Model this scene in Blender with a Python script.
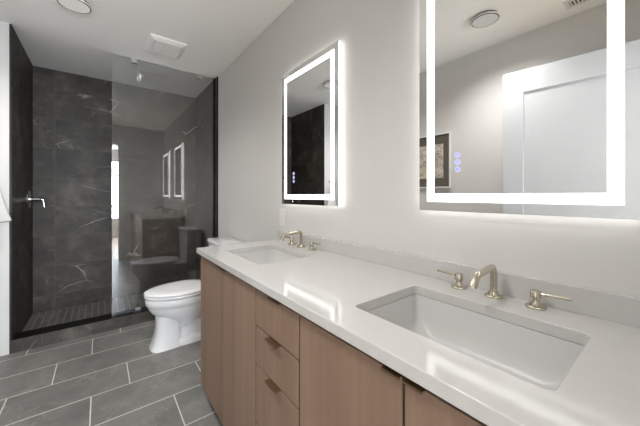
import bpy, bmesh, math, random
from mathutils import Vector, Matrix

for o in list(bpy.data.objects):
    bpy.data.objects.remove(o, do_unlink=True)
S = bpy.context.scene
COL = S.collection
R = math.radians
random.seed(4)

# ------------------------------------------------------------------ camera, world, daylight, exposure
W, H = 640, 426
F_PX, YAW, HORIZON, EYE = 282.6, 37.9, 195.5, 1.20
cam_d = bpy.data.cameras.new('camera')
cam = bpy.data.objects.new('camera', cam_d)
COL.objects.link(cam)
cam_d.sensor_fit = 'HORIZONTAL'
cam_d.sensor_width = 36.0
cam_d.lens = F_PX / W * 36.0
cam_d.shift_y = -(H / 2 - HORIZON) / W
cam_d.clip_start = 0.01
cam.location = (0, 0, EYE)
cam.rotation_euler = (R(90), 0, R(-YAW))
S.camera = cam

S.view_settings.view_transform = 'Standard'
S.view_settings.look = 'None'
S.view_settings.gamma = 1.0
S.view_settings.use_curve_mapping = False
S.view_settings.exposure = 1.0

wd = bpy.data.worlds.new('sky')
S.world = wd
wd.use_nodes = True
wd.node_tree.nodes['Background'].inputs[0].default_value = (0.80, 0.90, 1.0, 1)
wd.node_tree.nodes['Background'].inputs[1].default_value = 2.0


def area_light(name, loc, rot, sx, sy, power, col):
    l = bpy.data.lights.new(name, 'AREA')
    l.shape = 'RECTANGLE'
    l.size, l.size_y, l.energy, l.color = sx, sy, power, col
    o = bpy.data.objects.new(name, l)
    o.location, o.rotation_euler = loc, rot
    COL.objects.link(o)
    return o


# daylight arriving at the window of the room behind the doorway
area_light('window_daylight', (0.05, -3.75, 1.40), (R(90), 0, 0), 1.9, 1.9, 270, (0.84, 0.91, 1.0))

S.cycles.max_bounces = 14
S.cycles.diffuse_bounces = 8
S.cycles.glossy_bounces = 8
S.cycles.transparent_max_bounces = 16
S.cycles.sample_clamp_indirect = 6.0
S.cycles.caustics_reflective = True

LED = 2.0          # radiance of the mirrors' light strips
GLOW = 2.2         # radiance of the light round the back of each mirror
CEIL = 0.44        # ceiling discs
FILL_SPOT = 7.6         # watts of each unseen spot added under a ceiling disc


# ------------------------------------------------------------------ materials
def srgb(r, g, b):
    f = lambda c: (c / 255 / 12.92) if c / 255 <= 0.04045 else ((c / 255 + 0.055) / 1.055) ** 2.4
    return (f(r), f(g), f(b), 1.0)


class NT:
    def __init__(self, name):
        self.m = bpy.data.materials.new(name)
        self.m.use_nodes = True
        self.t = self.m.node_tree
        self.b = self.t.nodes['Principled BSDF']
        self.out = self.t.nodes['Material Output']

    def n(self, typ, **kw):
        x = self.t.nodes.new(typ)
        for k, v in kw.items():
            setattr(x, k, v)
        return x

    def l(self, a, b):
        self.t.links.new(a, b)

    def math(self, op, a, b=None, c=None):
        x = self.n('ShaderNodeMath', operation=op)
        for i, v in enumerate((a, b, c)):
            if v is None:
                continue
            if isinstance(v, (int, float)):
                x.inputs[i].default_value = v
            else:
                self.l(v, x.inputs[i])
        return x.outputs[0]

    def mix(self, fac, a, b):
        x = self.n('ShaderNodeMix', data_type='RGBA')
        for s, v in ((x.inputs[0], fac), (x.inputs[6], a), (x.inputs[7], b)):
            if isinstance(v, (int, float, tuple)):
                s.default_value = v
            else:
                self.l(v, s)
        return x.outputs[2]

    def coords(self):
        return self.n('ShaderNodeTexCoord').outputs['Object']

    def noise(self, vec, scale, detail=4, rough=0.55, dist=0.0):
        x = self.n('ShaderNodeTexNoise')
        self.l(vec, x.inputs['Vector'])
        x.inputs['Scale'].default_value = scale
        x.inputs['Detail'].default_value = detail
        x.inputs['Roughness'].default_value = rough
        x.inputs['Distortion'].default_value = dist
        return x.outputs['Fac']

    def ramp(self, fac, stops):
        x = self.n('ShaderNodeValToRGB')
        e = x.color_ramp.elements
        while len(e) < len(stops):
            e.new(0.5)
        for k, (p, c) in enumerate(stops):
            e[k].position = p
            e[k].color = c if isinstance(c, tuple) else (c, c, c, 1)
        self.l(fac, x.inputs[0])
        return x.outputs[0]

    def scale(self, vec, s):
        x = self.n('ShaderNodeMapping')
        self.l(vec, x.inputs[0])
        x.inputs['Scale'].default_value = s
        return x.outputs[0]

    def bump(self, h, strength, dist):
        x = self.n('ShaderNodeBump')
        x.inputs['Strength'].default_value = strength
        x.inputs['Distance'].default_value = dist
        self.l(h, x.inputs['Height'])
        self.l(x.outputs[0], self.b.inputs['Normal'])

    def set(self, **kw):
        names = dict(color='Base Color', rough='Roughness', metal='Metallic', spec='Specular IOR Level',
                     coat='Coat Weight', coat_rough='Coat Roughness', ior='IOR')
        for k, v in kw.items():
            s = self.b.inputs[names[k]]
            if isinstance(v, (int, float, tuple)):
                s.default_value = v
            else:
                self.l(v, s)


def plain(name, col, rough=0.5, metal=0.0, spec=0.5, var=0.03, vs=6.0, bump=0.0, bs=200.0):
    t = NT(name)
    co = t.coords()
    nz = t.noise(co, vs, 3)
    a = tuple(c * (1 - var) for c in col[:3]) + (1,)
    b = tuple(min(1, c * (1 + var)) for c in col[:3]) + (1,)
    t.set(color=t.ramp(nz, [(0.3, a), (0.7, b)]), rough=rough, metal=metal, spec=spec)
    if bump:
        t.bump(t.noise(co, bs, 2), bump, 0.002)
    return t.m


def glow(name, col, strength):
    t = NT(name)
    t.t.nodes.remove(t.b)
    e = t.n('ShaderNodeEmission')
    e.inputs[0].default_value = col
    e.inputs[1].default_value = strength
    t.l(e.outputs[0], t.out.inputs[0])
    return t.m


def tile_grid(t, ua, va, L, Hh, u0, v0, shift, g):
    """plane tile pattern: grout mask (1 on grout) and a per-tile random colour/vector"""
    row = t.math('FLOOR', t.math('DIVIDE', t.math('SUBTRACT', va, v0), Hh))
    uu = t.math('SUBTRACT', t.math('SUBTRACT', ua, u0), t.math('MULTIPLY', row, shift))
    q = t.math('DIVIDE', uu, L)
    col = t.math('FLOOR', q)
    fu = t.math('MULTIPLY', t.math('FRACT', q), L)
    qv = t.math('DIVIDE', t.math('SUBTRACT', va, v0), Hh)
    fv = t.math('MULTIPLY', t.math('FRACT', qv), Hh)
    du = t.math('MINIMUM', fu, t.math('SUBTRACT', L, fu))
    dv = t.math('MINIMUM', fv, t.math('SUBTRACT', Hh, fv))
    dm = t.math('MINIMUM', du, dv)
    grout = t.math('LESS_THAN', dm, g / 2)
    cx = t.n('ShaderNodeCombineXYZ')
    t.l(row, cx.inputs[0])
    t.l(col, cx.inputs[1])
    wn = t.n('ShaderNodeTexWhiteNoise', noise_dimensions='3D')
    t.l(cx.outputs[0], wn.inputs['Vector'])
    return grout, wn.outputs['Value'], wn.outputs['Color']


def axes(t, co, which):
    s = t.n('ShaderNodeSeparateXYZ')
    t.l(co, s.inputs[0])
    return s.outputs['XYZ'.index(which[0])], s.outputs['XYZ'.index(which[1])]


def marble(name, which, L, Hh, u0, v0, shift=0.0, g=0.0045, veins=1.0):
    t = NT(name)
    co = t.coords()
    ua, va = axes(t, co, which)
    grout, rv, rc = tile_grid(t, ua, va, L, Hh, u0, v0, shift, g)
    off = t.n('ShaderNodeVectorMath', operation='MULTIPLY_ADD')
    t.l(rc, off.inputs[0])
    off.inputs[1].default_value = (7, 7, 7)
    t.l(co, off.inputs[2])
    p = off.outputs[0]
    base = t.ramp(t.noise(p, 4.2, 8, 0.68), [(0.30, srgb(50, 45, 41)), (0.52, srgb(68, 63, 58)), (0.74, srgb(98, 92, 86))])
    # thin white veins: edges of big, bent cells, kept only here and there
    nz = t.n('ShaderNodeTexNoise')
    t.l(p, nz.inputs['Vector'])
    nz.inputs['Scale'].default_value = 2.2
    nz.inputs['Detail'].default_value = 5
    bend = t.n('ShaderNodeVectorMath', operation='MULTIPLY_ADD')
    t.l(nz.outputs['Color'], bend.inputs[0])
    bend.inputs[1].default_value = (0.30, 0.30, 0.30)
    t.l(p, bend.inputs[2])
    rot = t.n('ShaderNodeMapping')
    t.l(bend.outputs[0], rot.inputs[0])
    rot.inputs['Rotation'].default_value = (0.45, 0.55, 0.5)
    rot.inputs['Scale'].default_value = (0.7, 1.0, 1.7)

    def cells(sc, wdt):
        vo = t.n('ShaderNodeTexVoronoi', feature='DISTANCE_TO_EDGE')
        t.l(rot.outputs[0], vo.inputs['Vector'])
        vo.inputs['Scale'].default_value = sc
        return t.ramp(vo.outputs['Distance'], [(0.0, 1.0), (wdt * 0.4, 0.6), (wdt, 0.0)])
    keep = t.ramp(t.noise(p, 2.4, 2), [(0.54, 0.0), (0.68, 0.8)])
    keep2 = t.ramp(t.noise(p, 4.4, 2), [(0.56, 0.0), (0.70, 0.35)])
    v = t.math('MULTIPLY', t.math('MAXIMUM', t.math('MULTIPLY', cells(1.7, 0.010), keep), t.math('MULTIPLY', cells(4.0, 0.016), keep2)), 0.6 * veins)
    c = t.mix(v, base, srgb(205, 199, 190))
    tone = t.math('MULTIPLY_ADD', rv, 0.26, 0.87)
    mul = t.n('ShaderNodeVectorMath', operation='SCALE')
    t.l(c, mul.inputs[0])
    t.l(tone, mul.inputs['Scale'])
    c = t.mix(grout, mul.outputs[0], srgb(82, 77, 71))
    t.set(color=c, rough=t.ramp(t.noise(p, 8, 3), [(0.3, 0.46), (0.7, 0.54)]), spec=0.22)
    return t.m


def floor_tiles(name):
    t = NT(name)
    co = t.coords()
    ua, va = axes(t, co, 'XY')
    # rows run in x; each row steps a third of a tile
    grout, rv, rc = tile_grid(t, ua, va, 0.585, 0.2872, -0.042, 1.882, 0.193, 0.0056)
    off = t.n('ShaderNodeVectorMath', operation='MULTIPLY_ADD')
    t.l(rc, off.inputs[0])
    off.inputs[1].default_value = (5, 5, 5)
    t.l(co, off.inputs[2])
    p = off.outputs[0]
    base = t.ramp(t.noise(p, 4.5, 7, 0.65, 0.4), [(0.25, srgb(95, 94, 91)), (0.5, srgb(114, 112, 108)), (0.8, srgb(133, 130, 124))])
    d = t.math('ABSOLUTE', t.math('SUBTRACT', t.noise(p, 2.3, 5, 0.6, 0.9), 0.5))
    line = t.ramp(d, [(0.0, 0.35), (0.008, 0.0)])
    c = t.mix(line, base, srgb(160, 157, 150))
    tone = t.math('MULTIPLY_ADD', rv, 0.12, 0.94)
    mul = t.n('ShaderNodeVectorMath', operation='SCALE')
    t.l(c, mul.inputs[0])
    t.l(tone, mul.inputs['Scale'])
    c = t.mix(grout, mul.outputs[0], srgb(205, 202, 194))
    t.set(color=c, rough=0.42, spec=0.4)
    t.bump(t.math('SUBTRACT', 1.0, grout), 0.35, 0.002)
    return t.m


def mosaic(name):
    t = NT(name)
    co = t.coords()
    ua, va = axes(t, co, 'XY')
    grout, rv, rc = tile_grid(t, va, ua, 0.302, 0.052, 0.05, -0.531, 0.151, 0.005)
    base = t.ramp(t.noise(co, 12, 5), [(0.3, srgb(84, 81, 77)), (0.7, srgb(104, 100, 95))])
    tone = t.math('MULTIPLY_ADD', rv, 0.2, 0.9)
    mul = t.n('ShaderNodeVectorMath', operation='SCALE')
    t.l(base, mul.inputs[0])
    t.l(tone, mul.inputs['Scale'])
    t.set(color=t.mix(grout, mul.outputs[0], srgb(150, 146, 138)), rough=0.5)
    return t.m


def wood(name, axis='Z'):
    t = NT(name)
    co = t.coords()
    s = {'Z': (34, 34, 1.1), 'X': (1.1, 34, 34)}[axis]
    n1 = t.noise(t.scale(co, s), 1.0, 6, 0.6, 0.25)
    s2 = tuple(q * 0.16 for q in s)
    n2 = t.noise(t.scale(co, s2), 1.3, 3, 0.5, 0.6)
    a = t.ramp(n1, [(0.25, srgb(120, 97, 81)), (0.55, srgb(137, 113, 96)), (0.8, srgb(150, 126, 108))])
    b = t.ramp(n2, [(0.3, srgb(123, 100, 84)), (0.7, srgb(149, 125, 108))])
    c = t.mix(0.5, a, b)
    t.set(color=c, rough=0.5, spec=0.3)
    t.bump(n1, 0.08, 0.001)
    return t.m


def thin_glass(name, tint, extra=1.0):
    t = NT(name)
    t.t.nodes.remove(t.b)
    fr = t.n('ShaderNodeFresnel')
    fr.inputs['IOR'].default_value = 1.5
    # the same reflectance from either side of the face
    geo = t.n('ShaderNodeNewGeometry')
    ior = t.math('SUBTRACT', 1.5, t.math('MULTIPLY', geo.outputs['Backfacing'], 0.0))
    t.l(ior, fr.inputs['IOR'])
    lw = t.n('ShaderNodeLayerWeight')
    lw.inputs['Blend'].default_value = 0.5
    sch = t.math('MULTIPLY_ADD', t.math('POWER', lw.outputs['Facing'], 5.0), 0.95, 0.045)
    tr = t.n('ShaderNodeBsdfTransparent')
    tr.inputs[0].default_value = tint
    gl = t.n('ShaderNodeBsdfGlossy')
    gl.inputs['Roughness'].default_value = 0.0
    gl.inputs['Color'].default_value = (1, 1, 1, 1)
    mx = t.n('ShaderNodeMixShader')
    t.l(t.math('MINIMUM', t.math('MULTIPLY', sch, extra), 1.0), mx.inputs[0])
    t.l(tr.outputs[0], mx.inputs[1])
    t.l(gl.outputs[0], mx.inputs[2])
    t.l(mx.outputs[0], t.out.inputs[0])
    return t.m


def artwork(name):
    t = NT(name)
    co = t.coords()
    n = t.noise(co, 26, 3, 0.5, 2.2)
    d = t.math('ABSOLUTE', t.math('SUBTRACT', n, 0.5))
    ink = t.ramp(d, [(0.0, 1.0), (0.035, 1.0), (0.05, 0.0)])
    blot = t.ramp(t.noise(co, 14, 2), [(0.42, 0.0), (0.5, 1.0)])
    paper = t.ramp(t.noise(co, 9, 4), [(0.3, srgb(186, 176, 160)), (0.7, srgb(214, 206, 192))])
    t.set(color=t.mix(t.math('MULTIPLY', t.math('MULTIPLY', ink, blot), 0.8), paper, srgb(78, 70, 62)), rough=0.6)
    return t.m


M = {}
M['wall'] = plain('wall_paint', srgb(212, 210, 207), 0.62, var=0.012, vs=2.0, bump=0.05, bs=160)
M['ceiling'] = plain('ceiling_paint', srgb(250, 249, 247), 0.75, var=0.01, vs=2.0, bump=0.05, bs=160)
M['trimwhite'] = plain('white_trim_paint', srgb(228, 228, 228), 0.4, var=0.01)
M['door'] = plain('white_door_paint', srgb(184, 185, 187), 0.42, var=0.01)
M['floor'] = floor_tiles('grey_floor_tile')
M['sh_back'] = marble('dark_marble_tile_back', 'XZ', 0.60, 0.303, -0.369, 0.177)
M['sh_side'] = marble('dark_marble_tile_side', 'YZ', 0.60, 0.303, 3.40, 0.177)
M['curb'] = marble('dark_marble_tile_curb', 'XZ', 0.60, 0.303, -0.364, -0.15, veins=0.7)
M['mosaic'] = mosaic('grey_shower_mosaic')
M['black'] = plain('black_metal', srgb(22, 21, 21), 0.35, 0.0, var=0.1)
M['blackstone'] = plain('black_polished_stone', srgb(17, 16, 16), 0.45, spec=0.15, var=0.2, vs=14)
M['wood'] = wood('taupe_oak_veneer')
M['woodh'] = wood('taupe_oak_veneer_side')
M['carcass'] = plain('dark_gap_board', srgb(38, 28, 27), 0.8, var=0.1)  # carcass board, darkened so the gaps between fronts read as shaded
M['quartz'] = plain('white_quartz', srgb(197, 195, 192), 0.10, spec=0.5, var=0.018, vs=30)
M['ceramic'] = plain('white_glazed_ceramic', srgb(204, 203, 201), 0.3, spec=0.3, var=0.006)
M['toilet'] = plain('white_toilet_ceramic', srgb(222, 221, 222), 0.09, spec=0.5, var=0.006)
M['plastic'] = plain('white_plastic', srgb(228, 226, 222), 0.3, var=0.01)
M['nickel'] = plain('polished_nickel', srgb(206, 198, 182), 0.10, 1.0, var=0.02)
M['chrome'] = plain('polished_chrome', srgb(222, 222, 222), 0.08, 1.0, var=0.01)
M['bronze'] = plain('brown_bronze', srgb(128, 102, 78), 0.42, 0.85, var=0.08)
M['mirror'] = plain('silver_mirror', srgb(236, 236, 234), 0.0, 1.0, var=0.0)
M['led'] = glow('warm_white_led', (1.0, 0.99, 0.975, 1), LED)
M['back_led'] = glow('warm_white_back_led', (1.0, 0.99, 0.975, 1), GLOW)
M['button'] = glow('lit_touch_button', (0.62, 0.62, 0.93, 1), 0.6)
M['icon'] = glow('lit_touch_icon', (0.20, 0.22, 0.72, 1), 0.6)
M['disc'] = glow('ceiling_light_diffuser', (0.60, 0.58, 0.545, 1), CEIL)
M['rim'] = plain('dark_bronze_rim', srgb(46, 43, 40), 0.4, var=0.05)
M['fan'] = plain('bright_white_plastic', srgb(250, 249, 247), 0.35, var=0.006)
M['dark'] = plain('dark_cavity', srgb(70, 68, 64), 0.8, var=0.05)  # painted shade for the sheet behind the vent slats
M['shadowgap'] = plain('grey_fan_cavity', srgb(105, 102, 98), 0.8, var=0.05)  # grey painted in for the shade inside the fan
M['glass'] = thin_glass('clear_shower_glass', (0.97, 0.975, 0.972, 1), 2.2)
M['pane'] = thin_glass('window_glass', (0.97, 0.98, 0.98, 1))
M['glassedge'] = plain('green_grey_glass_edge', srgb(70, 84, 80), 0.2, var=0.02)
M['art'] = artwork('inked_parchment')
M['mat'] = plain('dark_mat_board', srgb(92, 85, 78), 0.8, var=0.03)
M['towel'] = plain('pale_grey_towel', srgb(208, 207, 203), 0.95, var=0.04, vs=40, bump=0.5, bs=380)
M['hem'] = plain('dark_grey_hem', srgb(120, 118, 112), 0.95, var=0.04, vs=40)
M['bedfloor'] = plain('oak_floor', srgb(190, 170, 145), 0.4, var=0.1, vs=4)


# ------------------------------------------------------------------ mesh builders
class MB:
    def __init__(self):
        self.bm = bmesh.new()
        self.curved = False

    def box(self, lo, hi, bev=0.0, seg=2):
        lo, hi = Vector(lo), Vector(hi)
        c, s = (lo + hi) / 2, hi - lo
        g = bmesh.ops.create_cube(self.bm, size=1.0, matrix=Matrix.Translation(c) @ Matrix.Diagonal((s.x, s.y, s.z, 1)))
        if bev > 0:
            es = list({e for v in g['verts'] for e in v.link_edges})
            bmesh.ops.bevel(self.bm, geom=es, offset=min(bev, min(s) * 0.49), segments=seg, profile=0.5, affect='EDGES')
        return self

    def loft(self, rings, cap0=True, cap1=True, closed=True):
        self.curved = True
        vr = [[self.bm.verts.new(p) for p in r] for r in rings]
        n = len(vr[0])
        for a, b in zip(vr, vr[1:]):
            for i in range(n if closed else n - 1):
                j = (i + 1) % n
                self.bm.faces.new((a[i], a[j], b[j], b[i]))
        if cap0:
            self.bm.faces.new(list(reversed(vr[0])))
        if cap1:
            self.bm.faces.new(vr[-1])
        return self

    def lathe(self, prof, origin=(0, 0, 0), axis='Z', n=32):
        """prof: list of (radius, height) from one end to the other; capped"""
        o = Vector(origin)
        rings = []
        for r, h in prof:
            ring = []
            for i in range(n):
                a = 2 * math.pi * i / n
                x, y = math.cos(a) * max(r, 1e-4), math.sin(a) * max(r, 1e-4)
                p = {'Z': Vector((x, y, h)), 'X': Vector((h, x, y)), '-X': Vector((-h, y, x)),
                     'Y': Vector((y, h, x)), '-Z': Vector((y, x, -h))}[axis]
                ring.append(o + p)
            rings.append(ring)
        return self.loft(rings)

    def tube(self, pts, r, n=16):
        pts = [Vector(p) for p in pts]
        rr = r if isinstance(r, (list, tuple)) else [r] * len(pts)
        rings = []
        up = None
        for i, p in enumerate(pts):
            d = (pts[min(i + 1, len(pts) - 1)] - pts[max(i - 1, 0)]).normalized()
            if up is None:
                up = Vector((0, 0, 1)) if abs(d.z) < 0.9 else Vector((0, 1, 0))
            x = d.cross(up)
            if x.length < 1e-4:
                x = d.orthogonal()
            x.normalize()
            y = x.cross(d).normalized()
            up = y
            rings.append([p + (x * math.cos(2 * math.pi * k / n) + y * math.sin(2 * math.pi * k / n)) * rr[i] for k in range(n)])
        return self.loft(rings)

    def build(self, name, mat, parent=None, sharp=None, loc=None, rot=None):
        bm = self.bm
        if sharp is None:
            sharp = 35 if self.curved else 12
        bmesh.ops.recalc_face_normals(bm, faces=bm.faces[:])
        for f in bm.faces:
            f.smooth = True
        for e in bm.edges:
            if len(e.link_faces) == 2 and e.calc_face_angle(0) > R(sharp):
                e.smooth = False
        me = bpy.data.meshes.new(name)
        bm.to_mesh(me)
        bm.free()
        me.materials.append(mat)
        o = bpy.data.objects.new(name, me)
        COL.objects.link(o)
        if loc:
            o.location = loc
        if rot:
            o.rotation_euler = rot
        if parent:
            o.parent = parent
        return o


def bx(lo, hi, bev=0.0):
    return MB().box(lo, hi, bev)


def arc(pts, rad, n=6):
    """polyline with rounded corners"""
    pts = [Vector(p) for p in pts]
    out = [pts[0]]
    for a, b, c in zip(pts, pts[1:], pts[2:]):
        u, v = (a - b).normalized(), (c - b).normalized()
        d = min(rad, (a - b).length * 0.49, (c - b).length * 0.49)
        p0, p1 = b + u * d, b + v * d
        for i in range(n + 1):
            t = i / n
            out.append(p0 * (1 - t) ** 2 + b * 2 * t * (1 - t) + p1 * t * t)
    out.append(pts[-1])
    return out


def rrect(cx, cy, hx, hy, r, z, n=6):
    out = []
    for sx, sy, a0 in ((1, 1, 0), (-1, 1, 90), (-1, -1, 180), (1, -1, 270)):
        for i in range(n + 1):
            a = R(a0 + 90 * i / n)
            out.append(Vector((cx + sx * (hx - r) + r * math.cos(a), cy + sy * (hy - r) + r * math.sin(a), z)))
    return out


def struct(o):
    o['kind'] = 'structure'
    return o


def tag(o, label, cat, group=None):
    o['label'], o['category'] = label, cat
    if group:
        o['group'] = group
    return o


def thing(name, loc, label, cat, group=None, rz=0.0):
    o = bpy.data.objects.new(name, None)
    o.empty_display_size = 0.1
    COL.objects.link(o)
    o.location = loc
    o.rotation_euler = (0, 0, rz)
    return tag(o, label, cat, group)


def copy_tree(o, parent=None):
    c = o.copy()
    COL.objects.link(c)
    c.parent = parent
    for ch in [q for q in bpy.data.objects if q.parent == o]:
        copy_tree(ch, c)
    return c


# ------------------------------------------------------------------ the room
XW, XL, YS, YB, ZC = 1.02, -0.72, 3.13, 4.005, 2.50
XS = -0.53                       # left wall of the shower
YE, YE2 = -0.055, -0.175         # entry wall
DX0, DX1, DZ = -0.605, 0.27, 2.14

struct(bx((XL, YE2, -0.10), (XW, YB, 0.0)).build('floor', M['floor']))
struct(bx((XL - 0.12, YE2, ZC), (XW + 0.12, YB + 0.12, ZC + 0.1)).build('ceiling', M['ceiling']))
struct(bx((XW, YE2, -0.10), (XW + 0.12, YB + 0.12, ZC)).build('wall_right', M['wall']))
struct(bx((XL - 0.12, YE2, -0.10), (XL, YB + 0.12, ZC)).build('wall_left', M['wall']))
struct(bx((XL, YB, -0.10), (XW, YB + 0.12, ZC)).build('wall_back', M['wall']))
struct(bx((XL, YS, 0.0), (XS - 0.012, YB, ZC)).build('wall_wing', M['wall']))
# entry wall with the doorway
w = MB()
w.box((XL, YE2, 0.0), (DX0 - 0.02, YE, ZC)).box((DX1 + 0.02, YE2, 0.0), (XW, YE, ZC)).box((DX0 - 0.02, YE2, DZ + 0.02), (DX1 + 0.02, YE, ZC))
struct(w.build('wall_front', M['wall']))
j = MB()
j.box((DX0 - 0.02, YE2 - 0.005, 0), (DX0, YE + 0.005, DZ)).box((DX1, YE2 - 0.005, 0), (DX1 + 0.02, YE + 0.005, DZ)).box((DX0 - 0.02, YE2 - 0.005, DZ), (DX1 + 0.02, YE + 0.005, DZ + 0.02))
j.box((DX1 + 0.005, YE + 0.0005, 0), (DX1 + 0.075, YE + 0.014, DZ + 0.075)).box((DX0 - 0.08, YE + 0.0005, DZ + 0.005), (DX1 + 0.005, YE + 0.014, DZ + 0.075))
struct(j.build('trim_1', M['trimwhite']))
# room behind the doorway, lit by its window
BX0, BX1, BY = -2.4, 2.2, -3.6
WX0, WX1, WZ0, WZ1 = -0.85, 0.95, 0.50, 2.22
struct(bx((BX0, BY, -0.10), (BX1, YE2, 0.0)).build('floor_bedroom', M['bedfloor']))
struct(bx((BX0, BY, ZC), (BX1, YE2, ZC + 0.1)).build('ceiling_bedroom', M['ceiling']))
struct(bx((BX0 - 0.1, BY, 0), (BX0, YE2, ZC)).build('wall_bedroom_left', M['wall']))
struct(bx((BX1, BY, 0), (BX1 + 0.1, YE2, ZC)).build('wall_bedroom_right', M['wall']))
w = MB()
w.box((BX0, BY - 0.1, 0), (WX0, BY, ZC)).box((WX1, BY - 0.1, 0), (BX1, BY, ZC)).box((WX0, BY - 0.1, 0), (WX1, BY, WZ0)).box((WX0, BY - 0.1, WZ1), (WX1, BY, ZC))
struct(w.build('wall_bedroom_back', M['wall']))
w = MB()
w.box((BX0, YE2 - 0.01, 0), (XL, YE2, ZC)).box((XW, YE2 - 0.01, 0), (BX1, YE2, ZC))
struct(w.build('wall_bedroom_front', M['wall']))
w = MB()
w.box((WX0, BY - 0.07, WZ0), (WX0 + 0.05, BY - 0.03, WZ1)).box((WX1 - 0.05, BY - 0.07, WZ0), (WX1, BY - 0.03, WZ1))
w.box((WX0, BY - 0.07, WZ0), (WX1, BY - 0.03, WZ0 + 0.05)).box((WX0, BY - 0.07, WZ1 - 0.05), (WX1, BY - 0.03, WZ1))
for zz in (0.90, 1.77):
    w.box((WX0, BY - 0.07, zz - 0.02), (WX1, BY - 0.03, zz + 0.02))
w.box((0.03, BY - 0.07, WZ0), (0.07, BY - 0.03, WZ1))
win = struct(w.build('window_1', M['trimwhite']))
bx((WX0 + 0.051, BY - 0.052, WZ0 + 0.051), (WX1 - 0.051, BY - 0.048, WZ1 - 0.051)).build('window_pane', M['pane'], win)

# shower lining, floor, curb and black edging
struct(bx((XS - 0.012, YB - 0.010, 0.0), (XW - 0.012, YB, ZC)).build('wall_shower_back', M['sh_back']))
struct(bx((XS - 0.012, YS + 0.001, 0.0), (XS, YB - 0.010, ZC)).build('wall_shower_left', M['sh_side']))
struct(bx((XW - 0.012, YS + 0.001, 0.0), (XW, YB - 0.010, ZC)).build('wall_shower_right', M['sh_side']))
struct(bx((XS, YS + 0.15, 0.0), (XW - 0.012, YB - 0.010, 0.02)).build('floor_shower', M['mosaic']))
cu = struct(bx((XS, YS, 0.0), (XW - 0.012, YS + 0.15, 0.088)).build('trim_2', M['curb']))
bx((XS, YS + 0.004, 0.088), (XW - 0.012, YS + 0.152, 0.100), 0.002).build('curb_cap', M['blackstone'], cu)
bx((XS, YS - 0.001, 0.088), (XW - 0.012, YS + 0.0038, 0.0995), 0.001).build('curb_edge', M['curb'], cu)
struct(bx((XW - 0.014, YS - 0.008, 0.0), (XW, YS + 0.0005, ZC)).build('trim_3', M['black']))
struct(bx((XS - 0.004, YS - 0.006, 0.10), (XS + 0.001, YS + 0.0005, ZC)).build('trim_4', M['black']))

# ------------------------------------------------------------------ open door beside the camera (seen in the mirror)
dvec = Vector((-0.500 + 0.596, 0.856 + 0.035, 0))
ang = math.atan2(dvec.y, dvec.x)
dl = dvec.length
d = bpy.data.objects.new('door_1', None)
COL.objects.link(d)
d.location = (-0.596 + 0.02, -0.035, 0)
d.rotation_euler = (0, 0, ang)
struct(d)
T, ST, RL = 0.036, 0.130, 0.165
m = MB()
m.box((0, 0, 0.01), (ST, T, 2.13), 0.001).box((dl - ST, 0, 0.01), (dl, T, 2.13), 0.001)
m.box((ST, 0, 2.13 - RL), (dl - ST, T, 2.13), 0.001).box((ST, 0, 0.01), (dl - ST, T, 0.21), 0.001).box((ST, 0, 0.92), (dl - ST, T, 1.04), 0.001)
m.build('door_frame', M['door'], d)
m = MB()
m.box((ST, 0.010, 1.04), (dl - ST, T - 0.010, 2.13 - RL)).box((ST, 0.010, 0.21), (dl - ST, T - 0.010, 0.92))
m.build('door_panel', M['door'], d)
for sgn, y0 in ((-1, -0.0005), (1, T + 0.0005)):
    m = MB()
    hh = [(0.026, 0), (0.026, 0.006), (0.011, 0.008), (0.010, 0.035)]
    rings = []
    m.tube([(dl - 0.06, y0, 0.97), (dl - 0.06, y0 + sgn * 0.008, 0.97)], 0.026)
    m.tube(arc([(dl - 0.06, y0 + sgn * 0.006, 0.97), (dl - 0.06, y0 + sgn * 0.045, 0.97), (dl - 0.18, y0 + sgn * 0.045, 0.97)], 0.012), 0.009)
    m.build('door_handle', M['nickel'], d)

# ------------------------------------------------------------------ vanity cabinet
VX0, VXF, VY0, VY1 = 0.487, 0.467, -0.04, 1.745
CT, CB = 0.89, 0.86
v = thing('vanity_cabinet', (0, 0, 0), 'long taupe oak double vanity cabinet with doors and a stack of drawers', 'cabinet')
m = MB()
# open carcass: sides, back, bottom, dividers (leaves room for the basins)
bx((VX0, VY1 - 0.018, 0.09), (XW - 0.002, VY1, CB - 0.001)).build('side_panel', M['wood'], v)
bx((VX0, VY0, 0.09), (XW - 0.002, VY0 + 0.018, CB - 0.001)).build('side_panel', M['wood'], v)
m = MB()
m.box((XW - 0.02, VY0 + 0.018, 0.09), (XW - 0.002, VY1 - 0.018, CB - 0.001))
m.box((VX0, VY0 + 0.018, 0.09), (XW - 0.02, VY1 - 0.018, 0.108))
for yy in (0.701, 0.999):
    m.box((VX0, yy - 0.009, 0.108), (XW - 0.02, yy + 0.009, CB - 0.002))
m.box((VX0, VY0 + 0.018, 0.80), (VX0 + 0.018, 0.692, CB - 0.002)).box((VX0, 0.710, 0.80), (VX0 + 0.018, 0.990, CB - 0.002)).box((VX0, 1.008, 0.80), (VX0 + 0.018, VY1 - 0.018, CB - 0.002))
m.box((VX0 + 0.001, 0.3255, 0.108), (VX0 + 0.018, 0.3445, 0.80)).box((VX0 + 0.001, 1.3625, 0.108), (VX0 + 0.018, 1.3815, 0.80))
for zz in (0.707, 0.561, 0.339):
    m.box((VX0 + 0.001, 0.710, zz - 0.012), (VX0 + 0.018, 0.990, zz + 0.012))
for ya, yb in ((0.9953, 1.0027), (0.6973, 0.7047), (0.3323, 0.3377)):      # dark strips filling the gaps in place of their shadow
    m.box((VXF + 0.003, ya, 0.093), (VX0 + 0.0005, yb, 0.838))
for zz in (0.707, 0.561, 0.339):  # more shade strips, lying between the drawers
    m.box((VXF + 0.003, 0.7052, zz - 0.0004), (VX0 + 0.0005, 0.9948, zz + 0.0027))
m.build('carcass', M['carcass'], v)
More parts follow.
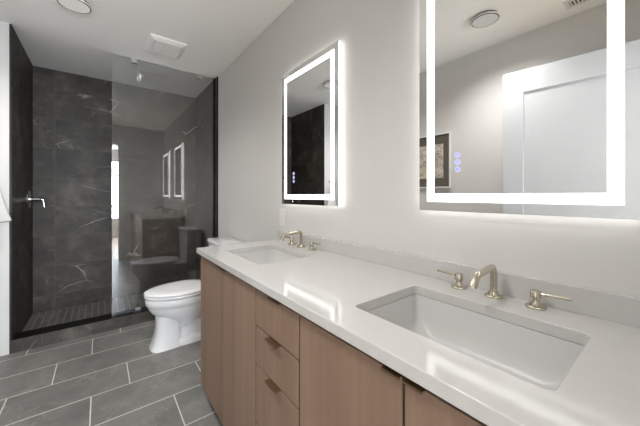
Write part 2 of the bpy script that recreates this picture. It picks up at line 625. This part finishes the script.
bx((VX0 + 0.06, VY0 + 0.01, 0.0), (XW - 0.004, VY1 - 0.02, 0.09)).build('toe_kick', M['carcass'], v)
G = 0.0030
ZT, ZB = 0.847, 0.09


def pull(y0, y1, z, parent, dep=0.019):
    p = MB()
    p.box((VXF - dep, y0, z + 0.0003), (VX0 - 0.004, y1, z + 0.0022))
    p.box((VXF - dep, y0, z - 0.003), (VXF - dep + 0.0018, y1, z + 0.0003))
    p.build('edge_pull', M['bronze'], parent)


def front(name, y0, y1, z0, z1, py=None):
    o = bx((VXF, y0 + G, z0 + G), (VX0 - 0.001, y1 - G, z1 - G), 0.0012).build(name, M['wood'], v)
    if py:
        pull(py[0], py[1], z1 - G, o, 0.010 if z1 > 0.8 else 0.019)
    return o


front('door', 1.372, VY1, ZB, ZT, (1.376, 1.44))
front('door', 1.000, 1.372, ZB, ZT, (1.310, 1.368))
for za, zb in ((0.707, ZT), (0.561, 0.707), (0.339, 0.561), (ZB, 0.339)):
    front('drawer', 0.702, 0.998, za, zb, (0.812, 0.888))
front('door', 0.335, 0.700, ZB, ZT, (0.339, 0.383))
front('door', VY0, 0.335, ZB, ZT, (0.289, 0.331))

# ------------------------------------------------------------------ countertop with two cut-outs
CX0, CY0, CY1 = 0.450, -0.052, 1.768
SINKS = ((0.7125, 0.347), (0.7125, 1.385))
SHX, SHY = 0.150, 0.222
ct = thing('countertop', (0, 0, 0), 'white quartz worktop running over the whole double vanity', 'countertop')
bm = bmesh.new()
loops = [[Vector((CX0, CY0, CT)), Vector((XW - 0.001, CY0, CT)), Vector((XW - 0.001, CY1, CT)), Vector((CX0, CY1, CT))]]
for sx, sy in SINKS:
    loops.append(rrect(sx, sy, SHX, SHY, 0.018, CT, 5))
edges = []
for lp in loops:
    vs = [bm.verts.new(p) for p in lp]
    for a, b in zip(vs, vs[1:] + vs[:1]):
        edges.append(bm.edges.new((a, b)))
bmesh.ops.triangle_fill(bm, use_beauty=True, use_dissolve=False, edges=edges)
bmesh.ops.recalc_face_normals(bm, faces=bm.faces[:])
ext = bmesh.ops.extrude_face_region(bm, geom=bm.faces[:])
for e in ext['geom']:
    if isinstance(e, bmesh.types.BMVert):
        e.co.z = CB
k = MB()
k.bm.free()
k.bm = bm
slab = k.build('slab', M['quartz'], ct)
bv = slab.modifiers.new('soft_edges', 'BEVEL')
bv.width, bv.segments, bv.limit_method, bv.angle_limit = 0.0025, 2, 'ANGLE', R(50)
bv.harden_normals = True
bx((XW - 0.0265, CY0, CT + 0.0003), (XW, CY1, CT + 0.067)).build('backsplash', M['quartz'], ct)


def make_sink(loc, label):
    s = thing('sink', loc, label, 'sink', 'undermount basins of the vanity')
    ss = []
    prof = [(0.000, 0.148, 0.220, 0.022), (-0.035, 0.146, 0.217, 0.026), (-0.075, 0.140, 0.208, 0.035),
            (-0.105, 0.128, 0.192, 0.045), (-0.122, 0.108, 0.166, 0.055), (-0.131, 0.080, 0.125, 0.06), (-0.135, 0.030, 0.035, 0.028)]
    for z, a, b, r in prof:
        ss.append(rrect(0, 0, a + 0.001, b + 0.001, r, z, 6))
    outer = [rrect(0, 0, a + 0.010, b + 0.010, r + 0.008, z - (0.0 if i == 0 else 0.010), 6) for i, (z, a, b, r) in enumerate(prof)]
    mm = MB()
    mm.loft(list(reversed(outer)) + ss)
    mm.build('basin', M['ceramic'], s, sharp=50)
    mm = MB()
    mm.lathe([(0.021, -0.1345), (0.023, -0.1335), (0.020, -0.1315), (0.017, -0.1325), (0.0, -0.1325)], n=24)
    mm.build('drain', M['chrome'], s)
    return s


def make_faucet(loc, label):
    f = thing('faucet', loc, label, 'faucet', 'widespread nickel faucets on the worktop')
    sp = MB()
    sp.tube(arc([(0, 0, 0.012), (0, 0, 0.093), (-0.118, 0, 0.085), (-0.138, 0, 0.054)], 0.018, 7), 0.0098, 20)
    spo = sp.build('spout', M['nickel'], f, sharp=50)
    MB().tube([(-0.1365, 0, 0.0570), (-0.1390, 0, 0.0525)], 0.0085, 16).build('aerator', M['chrome'], spo)
    MB().lathe([(0.0250, 0), (0.0250, 0.004), (0.0215, 0.0065), (0.0155, 0.007), (0.0145, 0.012), (0.0125, 0.015), (0.0125, 0.018)], n=32).build('spout_base', M['nickel'], f, sharp=50)
    for sg in (1, -1):
        y = sg * 0.106
        hb = MB().lathe([(0.0250, 0), (0.0250, 0.004), (0.0215, 0.0065), (0.0155, 0.0075), (0.0130, 0.012), (0.0100, 0.016), (0.0100, 0.023), (0.0125, 0.025), (0.0125, 0.045), (0.0110, 0.047), (0, 0.047)], origin=(0, y, 0), n=32).build('handle', M['nickel'], f, sharp=45)
        lv = MB()
        lv.tube([(0, y + sg * 0.010, 0.039), (0, y + sg * 0.026, 0.040), (0, y + sg * 0.068, 0.042), (0, y + sg * 0.076, 0.0425)], [0.0042, 0.0042, 0.0050, 0.0046], 12)
        lv.build('lever', M['nickel'], hb, sharp=50)
    return f


s1 = make_sink((SINKS[0][0], SINKS[0][1], CB - 0.0005), 'near white undermount rectangular sink basin, large in the foreground')
s2 = copy_tree(s1)
s2.location = (SINKS[1][0], SINKS[1][1], CB - 0.0005)
s2['label'] = 'far white undermount rectangular sink basin, at the toilet end of the worktop'
f1 = make_faucet((0.953, SINKS[0][1] + 0.010, CT + 0.0003), 'polished nickel faucet with two lever handles behind the near sink, under the large mirror')
f2 = copy_tree(f1)
f2.location = (0.953, SINKS[1][1] + 0.022, CT + 0.0003)
f2['label'] = 'polished nickel faucet with two lever handles behind the far sink, toward the toilet'


# ------------------------------------------------------------------ lit mirrors
def make_mirror(y1, label):
    """far edge at y1; local y runs towards the camera side as negative"""
    Wm, Hm, z0 = 0.583, 0.875, 1.143
    t = thing('led_mirror', (XW, y1, z0), label, 'mirror', 'lit mirrors over the vanity')
    xg = -0.032
    bx((xg, -Wm, 0), (xg + 0.005, 0, Hm), 0.0006).build('mirror_glass', M['mirror'], t)
    e = MB()
    a, dp = 0.0015, 0.012
    x0, x1 = xg + 0.0053, xg + 0.0053 + dp
    e.box((x0, -Wm + a, a), (x1, -Wm + a + 0.006, Hm - a)).box((x0, -a - 0.006, a), (x1, -a, Hm - a))
    e.box((x0, -Wm + a + 0.006, a), (x1, -a - 0.006, a + 0.006)).box((x0, -Wm + a + 0.006, Hm - a - 0.006), (x1, -a - 0.006, Hm - a))
    e.build('edge_light', M['back_led'], t)
    bx((xg + 0.0055, -Wm + 0.03, 0.03), (-0.0005, -0.03, Hm - 0.03), 0.002).build('housing', M['plastic'], t)
    f = MB()
    b, sw = 0.0335, 0.0295
    xa, xb = xg - 0.0008, xg - 0.0002
    f.box((xa, -Wm + b, b), (xb, -Wm + b + sw, Hm - b)).box((xa, -b - sw, b), (xb, -b, Hm - b))
    f.box((xa, -Wm + b + sw, b), (xb, -b - sw, b + sw)).box((xa, -Wm + b + sw, Hm - b - sw), (xb, -b - sw, Hm - b))
    f.build('light_strip', M['led'], t)
    for q, zz in enumerate((1.342, 1.317, 1.292)):
        bt = MB()
        bt.lathe([(0.0100, 0.0002), (0.0102, 0.0009), (0.0, 0.0010)], origin=(xg, -0.150, zz - z0), axis='-X', n=24)
        bo = bt.build('touch_button', M['button'], t)
        ic = MB()
        xr = xg - 0.0014
        c = Vector((xr, -0.150, zz - z0))
        ring = [c + Vector((0, math.cos(R(k)) * 0.0055, math.sin(R(k)) * 0.0055)) for k in range(0 if q else 115, 361 if q else 426, 15)]
        ic.tube(ring, 0.0007, 6)
        if q == 0:
            ic.box((xr - 0.0005, -0.1507, zz - z0), (xr + 0.0003, -0.1493, zz - z0 + 0.0065))
        elif q == 1:
            ic.box((xr - 0.0005, -0.1530, zz - z0 - 0.0007), (xr + 0.0003, -0.1470, zz - z0 + 0.0007))
        else:
            for kk in (-0.0022, 0.0, 0.0022):
                ic.box((xr - 0.0005, -0.1504 + kk, zz - z0 - 0.003), (xr + 0.0003, -0.1496 + kk, zz - z0 + 0.003))
        ic.build('icon', M['icon'], bo)
    return t


lm1 = make_mirror(0.635, 'large near light-framed mirror cut by the right edge, reflecting a white door')
lm2 = copy_tree(lm1)
lm2.location.y = 1.696
lm2['label'] = 'far light-framed mirror, reflecting the dark shower tile'

# ------------------------------------------------------------------ outlet plate on the wall
op = thing('outlet_plate', (XW, 1.735, 1.045), 'white cover plate on the wall just above the far end of the backsplash', 'outlet')
bx((-0.0075, -0.038, -0.060), (-0.0003, 0.038, 0.060), 0.002).build('cover_plate', M['plastic'], op)
bx((-0.0095, -0.0165, -0.034), (-0.0077, 0.0165, 0.034), 0.0006).build('receptacle', M['plastic'], op)

# ------------------------------------------------------------------ toilet (back to the right-hand wall)
TY = 2.565
to = thing('toilet', (XW - 0.022, TY, 0.0), 'white two piece toilet with closed lid between the vanity and the shower', 'toilet')


def egg(fc, af, ab, w, z, n=48, p=2.0):
    out = []
    for i in range(n):
        a = 2 * math.pi * i / n
        ca, sa = math.cos(a), math.sin(a)
        ff = (af if ca > 0 else ab) * (abs(ca) ** (2 / p)) * (1 if ca > 0 else -1)
        ss = w * (abs(sa) ** (2 / p)) * (1 if sa > 0 else -1)
        out.append(Vector((-(fc + ff), ss, z)))
    return out


b = MB()
b.loft([egg(0.44, 0.10, 0.12, 0.095, 0.17), egg(0.44, 0.135, 0.14, 0.108, 0.20), egg(0.44, 0.195, 0.17, 0.132, 0.235),
        egg(0.44, 0.240, 0.19, 0.155, 0.275), egg(0.44, 0.264, 0.20, 0.172, 0.315), egg(0.44, 0.272, 0.20, 0.178, 0.338),
        egg(0.44, 0.280, 0.20, 0.184, 0.342), egg(0.44, 0.283, 0.20, 0.187, 0.375), egg(0.44, 0.278, 0.20, 0.184, 0.392), egg(0.44, 0.262, 0.18, 0.168, 0.397)])
b.build('bowl', M['toilet'], to, sharp=60)
b = MB()
b.loft([egg(0.575, 0.118, 0.115, 0.114, 0.0, p=3.2), egg(0.575, 0.114, 0.113, 0.111, 0.012, p=3.2), egg(0.575, 0.098, 0.105, 0.102, 0.05, p=3.2), egg(0.570, 0.090, 0.10, 0.096, 0.11, p=3.2),
        egg(0.565, 0.086, 0.10, 0.092, 0.17, p=3.0), egg(0.555, 0.098, 0.12, 0.096, 0.215, p=2.6), egg(0.53, 0.125, 0.16, 0.112, 0.255, p=2.2)])
b.build('pedestal', M['toilet'], to, sharp=60)
b = MB()
b.loft([egg(0.33, 0.23, 0.22, 0.108, 0.0, p=4), egg(0.33, 0.23, 0.22, 0.106, 0.035, p=4), egg(0.33, 0.22, 0.21, 0.092, 0.05, p=4), egg(0.33, 0.20, 0.20, 0.062, 0.054, p=4)])
b.box((-0.52, -0.058, 0.05), (-0.13, 0.058, 0.26), 0.012)
b.build('foot', M['toilet'], to, sharp=40)
b = MB()
b.tube(arc([(-0.54, 0, 0.175), (-0.42, 0, 0.185), (-0.30, 0, 0.285), (-0.16, 0, 0.31)], 0.09, 8), 0.080, 20)
b.build('trapway', M['toilet'], to, sharp=60)
bx((-0.29, -0.115, 0.27), (-0.03, 0.115, 0.397), 0.02).build('tank_shelf', M['toilet'], to)
b = MB()
b.loft([egg(0.44, 0.286, 0.185, 0.186, 0.402), egg(0.44, 0.290, 0.19, 0.190, 0.407), egg(0.44, 0.290, 0.19, 0.190, 0.416), egg(0.44, 0.286, 0.185, 0.186, 0.421)])
b.build('seat', M['toilet'], to, sharp=60)
b = MB()
b.loft([egg(0.44, 0.282, 0.19, 0.183, 0.4262), egg(0.44, 0.291, 0.195, 0.191, 0.430), egg(0.44, 0.290, 0.194, 0.190, 0.437), egg(0.44, 0.278, 0.182, 0.178, 0.444),
        egg(0.44, 0.22, 0.14, 0.14, 0.448), egg(0.44, 0.10, 0.07, 0.07, 0.450)])
b.build('lid', M['toilet'], to, sharp=60)
for sg in (-1, 1):
    b = MB()
    b.tube([(-0.236, sg * 0.075 - 0.025, 0.425), (-0.236, sg * 0.075 + 0.025, 0.425)], 0.012, 12)
    b.build('hinge', M['toilet'], to)
b = MB()
tk = [rrect(-0.098, 0, 0.083, 0.185, 0.035, 0.397), rrect(-0.098, 0, 0.088, 0.200, 0.035, 0.45), rrect(-0.098, 0, 0.092, 0.212, 0.035, 0.758)]
b.loft(tk)
b.build('tank', M['toilet'], to, sharp=50)
b = MB()
b.loft([rrect(-0.100, 0, 0.096, 0.218, 0.036, 0.759), rrect(-0.100, 0, 0.099, 0.222, 0.038, 0.764), rrect(-0.100, 0, 0.099, 0.222, 0.038, 0.782), rrect(-0.100, 0, 0.095, 0.218, 0.036, 0.792), rrect(-0.100, 0, 0.080, 0.20, 0.03, 0.795)])
b.build('tank_lid', M['toilet'], to, sharp=50)
b = MB()
b.tube([(-0.190, -0.15, 0.71), (-0.208, -0.15, 0.71)], 0.011, 16)
b.tube([(-0.206, -0.152, 0.71), (-0.208, -0.08, 0.703)], [0.006, 0.005], 12)
b.build('flush_lever', M['chrome'], to)

# ------------------------------------------------------------------ shower glass, shower head, valve
gp = thing('glass_panel', (0, 3.195, 0.10), 'tall frameless clear glass panel standing on the black shower curb', 'shower screen')
GX0, GX1 = 0.086, XW - 0.018
bx((GX0, -0.005, 0.006), (GX1, 0.005, 2.392)).build('pane', M['glass'], gp)
bx((GX0 - 0.0012, -0.005, 0.006), (GX0 - 0.0002, 0.005, 2.392)).build('pane_edge', M['glassedge'], gp)
c = MB()
c.box((XW - 0.0175, -0.012, 0.0), (XW - 0.0125, 0.012, 2.395)).box((XW - 0.030, -0.0115, 0.0), (XW - 0.0175, -0.0062, 2.395)).box((XW - 0.030, 0.0062, 0.0), (XW - 0.0175, 0.0115, 2.395))
c.build('wall_channel', M['black'], gp)
bx((GX0, -0.0062, 0.0003), (GX1 - 0.014, 0.0062, 0.0057)).build('bottom_seal', M['black'], gp)
for cx_ in (0.255, 0.84):
    c = MB()
    c.box((cx_ - 0.024, -0.016, 2.352), (cx_ + 0.024, -0.0055, 2.399), 0.002).box((cx_ - 0.024, 0.0055, 2.352), (cx_ + 0.024, 0.016, 2.399), 0.002)
    c.build('ceiling_clip', M['chrome'], gp)
c = MB()
c.box((0.262, -0.016, 0.0004), (0.310, -0.0065, 0.042), 0.002).box((0.262, 0.0065, 0.0004), (0.310, 0.016, 0.042), 0.002)
c.build('curb_clip', M['chrome'], gp)

sh = thing('shower_sprayer', (XW - 0.012, 3.69, 2.045), 'chrome shower head on a bent arm from the right tiled wall', 'shower head')
MB().lathe([(0.030, 0.0003), (0.030, 0.004), (0.022, 0.010), (0.010, 0.012)], axis='-X').build('flange', M['chrome'], sh)
MB().tube(arc([(-0.008, 0, 0), (-0.075, 0, -0.005), (-0.155, 0, -0.085)], 0.05, 8), 0.0105, 14).build('arm', M['chrome'], sh)
hd = MB()
hd.lathe([(0.010, 0), (0.014, 0.006), (0.014, 0.022), (0.020, 0.030), (0.048, 0.040), (0.052, 0.046), (0.052, 0.058), (0.046, 0.061), (0.0, 0.061)], axis='-Z', n=28)
hd.build('spray_head', M['chrome'], sh, loc=(-0.150, 0, -0.080), rot=(0, R(40), 0)).scale = (1.25, 1.25, 1.15)

sv = thing('shower_valve', (XS, 3.78, 1.163), 'chrome round shower valve with a lever on the left tiled wall', 'shower valve')
MB().lathe([(0.085, 0.0003), (0.085, 0.004), (0.080, 0.008), (0.030, 0.011), (0.0, 0.011)], axis='X', n=40).build('escutcheon', M['chrome'], sv)
MB().lathe([(0.024, 0.011), (0.024, 0.030), (0.017, 0.034), (0.017, 0.075), (0.013, 0.080), (0.0, 0.080)], axis='X', n=24).build('stem', M['chrome'], sv)
MB().tube(arc([(0.070, 0, 0), (0.098, 0, 0), (0.108, 0, -0.075)], 0.016, 6), [0.008] * 3 + [0.0075] * 6, 12).build('lever', M['chrome'], sv)

# ------------------------------------------------------------------ ceiling fixtures
def make_light(loc, label):
    t = thing('ceiling_light', loc, label, 'ceiling light', 'flush ceiling lights')
    MB().lathe([(0.106, 0.0005), (0.106, 0.014)], axis='-Z', n=48).build('base_ring', M['rim'], t)
    MB().lathe([(0.100, 0.0142), (0.118, 0.0145), (0.1205, 0.018), (0.1205, 0.026), (0.1180, 0.028), (0.1165, 0.028)], axis='-Z', n=48).build('housing', M['plastic'], t)
    MB().lathe([(0.1160, 0.0282), (0.1195, 0.029), (0.1185, 0.0315), (0.1120, 0.0314)], axis='-Z', n=48).build('rim', M['rim'], t)
    MB().lathe([(0.1118, 0.0300), (0.1118, 0.0316), (0.0, 0.0335)], axis='-Z', n=48).build('diffuser', M['disc'], t)
    for k in range(5):                     # unseen spots added under the disc to light the room evenly
        ld = bpy.data.lights.new('led', 'SPOT')
        ld.energy, ld.color = FILL_SPOT, (1.0, 0.985, 0.97)
        ld.spot_size, ld.spot_blend, ld.shadow_soft_size = R(150), 1.0, 0.0
        lo = bpy.data.objects.new('led', ld)
        COL.objects.link(lo)
        lo.parent = t
        a = 2 * math.pi * k / 5
        lo.location = (math.cos(a) * 0.085, math.sin(a) * 0.085, -0.036)
    return t


LS = 0.74
l1 = make_light((-0.135, 2.50, ZC), 'round white flush ceiling light with dark rim, at the top left by the shower')
l2 = copy_tree(l1)
l2.location = (-0.236, 0.886, ZC)
l1.scale = l2.scale = (LS, LS, 0.9)
l2['label'] = 'round white flush ceiling light seen reflected in the near mirror'

ef = thing('exhaust_fan', (0.455, 2.775, ZC), 'white square exhaust fan grille on the ceiling in front of the shower', 'exhaust fan')
m = MB()
m.loft([rrect(0, 0, 0.137, 0.155, 0.012, -0.0005), rrect(0, 0, 0.137, 0.155, 0.012, -0.008), rrect(0, 0, 0.108, 0.125, 0.010, -0.026), rrect(0, 0, 0.100, 0.117, 0.008, -0.027),
        rrect(0, 0, 0.096, 0.113, 0.007, -0.020)], cap1=True)
m.build('cover', M['fan'], ef)
m = MB()
for k in range(13):
    yy = -0.108 + k * 0.018
    m.box((-0.095, yy - 0.0055, -0.0265), (0.095, yy + 0.0055, -0.0212))
for xx in (-0.034, 0.034):
    m.box((xx - 0.004, -0.112, -0.0275), (xx + 0.004, 0.112, -0.0268))
m.build('grille', M['fan'], ef)
bx((-0.0955, -0.1125, -0.0205), (0.0955, 0.1125, -0.0200)).build('cavity', M['shadowgap'], ef)  # thin sheet coloured like the shaded inside of the fan

cv = thing('ceiling_vent', (-0.535, 0.375, ZC), 'white slotted ceiling air vent seen reflected at the top of the near mirror', 'vent')
m = MB()
HX, HY = 0.055, 0.12
m.box((-HX, -HY, -0.008), (-HX + 0.022, HY, -0.0005), 0.001).box((HX - 0.022, -HY, -0.008), (HX, HY, -0.0005), 0.001)
m.box((-HX + 0.022, -HY, -0.008), (HX - 0.022, -HY + 0.022, -0.0005), 0.001).box((-HX + 0.022, HY - 0.022, -0.008), (HX - 0.022, HY, -0.0005), 0.001)
m.build('frame', M['plastic'], cv)
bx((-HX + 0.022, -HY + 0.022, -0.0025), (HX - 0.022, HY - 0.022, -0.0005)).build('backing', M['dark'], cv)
m = MB()
for k in range(11):
    yy = -HY + 0.031 + k * 0.0178
    m.box((-HX + 0.023, yy - 0.0042, -0.0075), (HX - 0.023, yy + 0.0042, -0.0035))
m.build('slats', M['plastic'], cv)

# ------------------------------------------------------------------ picture on the left wall (seen in the near mirror)
PY0, PY1, PZ0, PZ1 = 1.385, 1.860, 1.275, 1.820
pc = thing('framed_picture', (XL, (PY0 + PY1) / 2, PZ0), 'framed parchment drawing with dark mat seen reflected at the near mirror left edge', 'picture')
hw, hh = (PY1 - PY0) / 2, PZ1 - PZ0
m = MB()
fw = 0.013
m.box((0.0005, -hw, 0), (0.022, -hw + fw, hh), 0.002).box((0.0005, hw - fw, 0), (0.022, hw, hh), 0.002)
m.box((0.0005, -hw + fw, 0), (0.022, hw - fw, fw), 0.002).box((0.0005, -hw + fw, hh - fw), (0.022, hw - fw, hh), 0.002)
m.build('frame', M['trimwhite'], pc)
bx((0.0005, -hw + fw, fw), (0.010, hw - fw, hh - fw)).build('mat', M['mat'], pc)
bx((0.0102, -hw + 0.075, 0.100), (0.0115, hw - 0.075, hh - 0.105)).build('artwork', M['art'], pc)

# ------------------------------------------------------------------ hand towel on a ring, left wall
tr = thing('towel_ring', (-0.640, YS, 1.40), 'nickel towel ring on the white wall end left of the shower', 'towel ring', rz=R(-90))
MB().lathe([(0.020, 0.0003), (0.020, 0.006), (0.008, 0.009), (0.008, 0.062), (0.011, 0.064), (0.011, 0.076), (0, 0.076)], axis='X', n=24).build('post', M['nickel'], tr)
m = MB()
m.tube([(0.070, math.sin(R(a)) * 0.045, -0.052 + math.cos(R(a)) * 0.045) for a in range(0, 361, 12)], 0.004, 10)
m.build('ring', M['nickel'], tr)
tw = thing('hand_towel', (-0.622, YS - 0.074, 1.0), 'pale grey hand towel at the left edge of the photo, beside the shower opening', 'towel', rz=R(-90))
rings = []
for k in range(13):
    q = k / 12.0
    z = q * 0.297
    half = 0.106 - 0.072 * q ** 0.95
    thick = 0.030 + 0.006 * math.sin(q * 5) - 0.010 * q
    ring = []
    n = 48
    for i in range(n):
        a = 2 * math.pi * i / n
        fold = 0.007 * math.sin(5 * a + 1.5 * q) * (1 - 0.4 * q)
        yy = math.cos(a) * half
        ring.append(Vector((math.sin(a) * (thick + fold), yy * (1.0 if yy > 0 else 0.82), z + yy * 0.16 * (1 - q))))
    rings.append(ring)
m = MB()
m.loft(rings)
m.build('cloth', M['towel'], tw, sharp=60)
hem = [[Vector((p.x * 1.03, p.y * 1.01, zz)) for p in rings[0]] for zz in (0.0, 0.006)]
hem[0] = [Vector((p.x, p.y, q.z - 0.006)) for p, q in zip(hem[0], rings[0])]
hem[1] = [Vector((p.x, p.y, q.z - 0.0005)) for p, q in zip(hem[1], rings[0])]
m = MB()
m.loft(hem)
m.build('hem', M['hem'], tw, sharp=60)
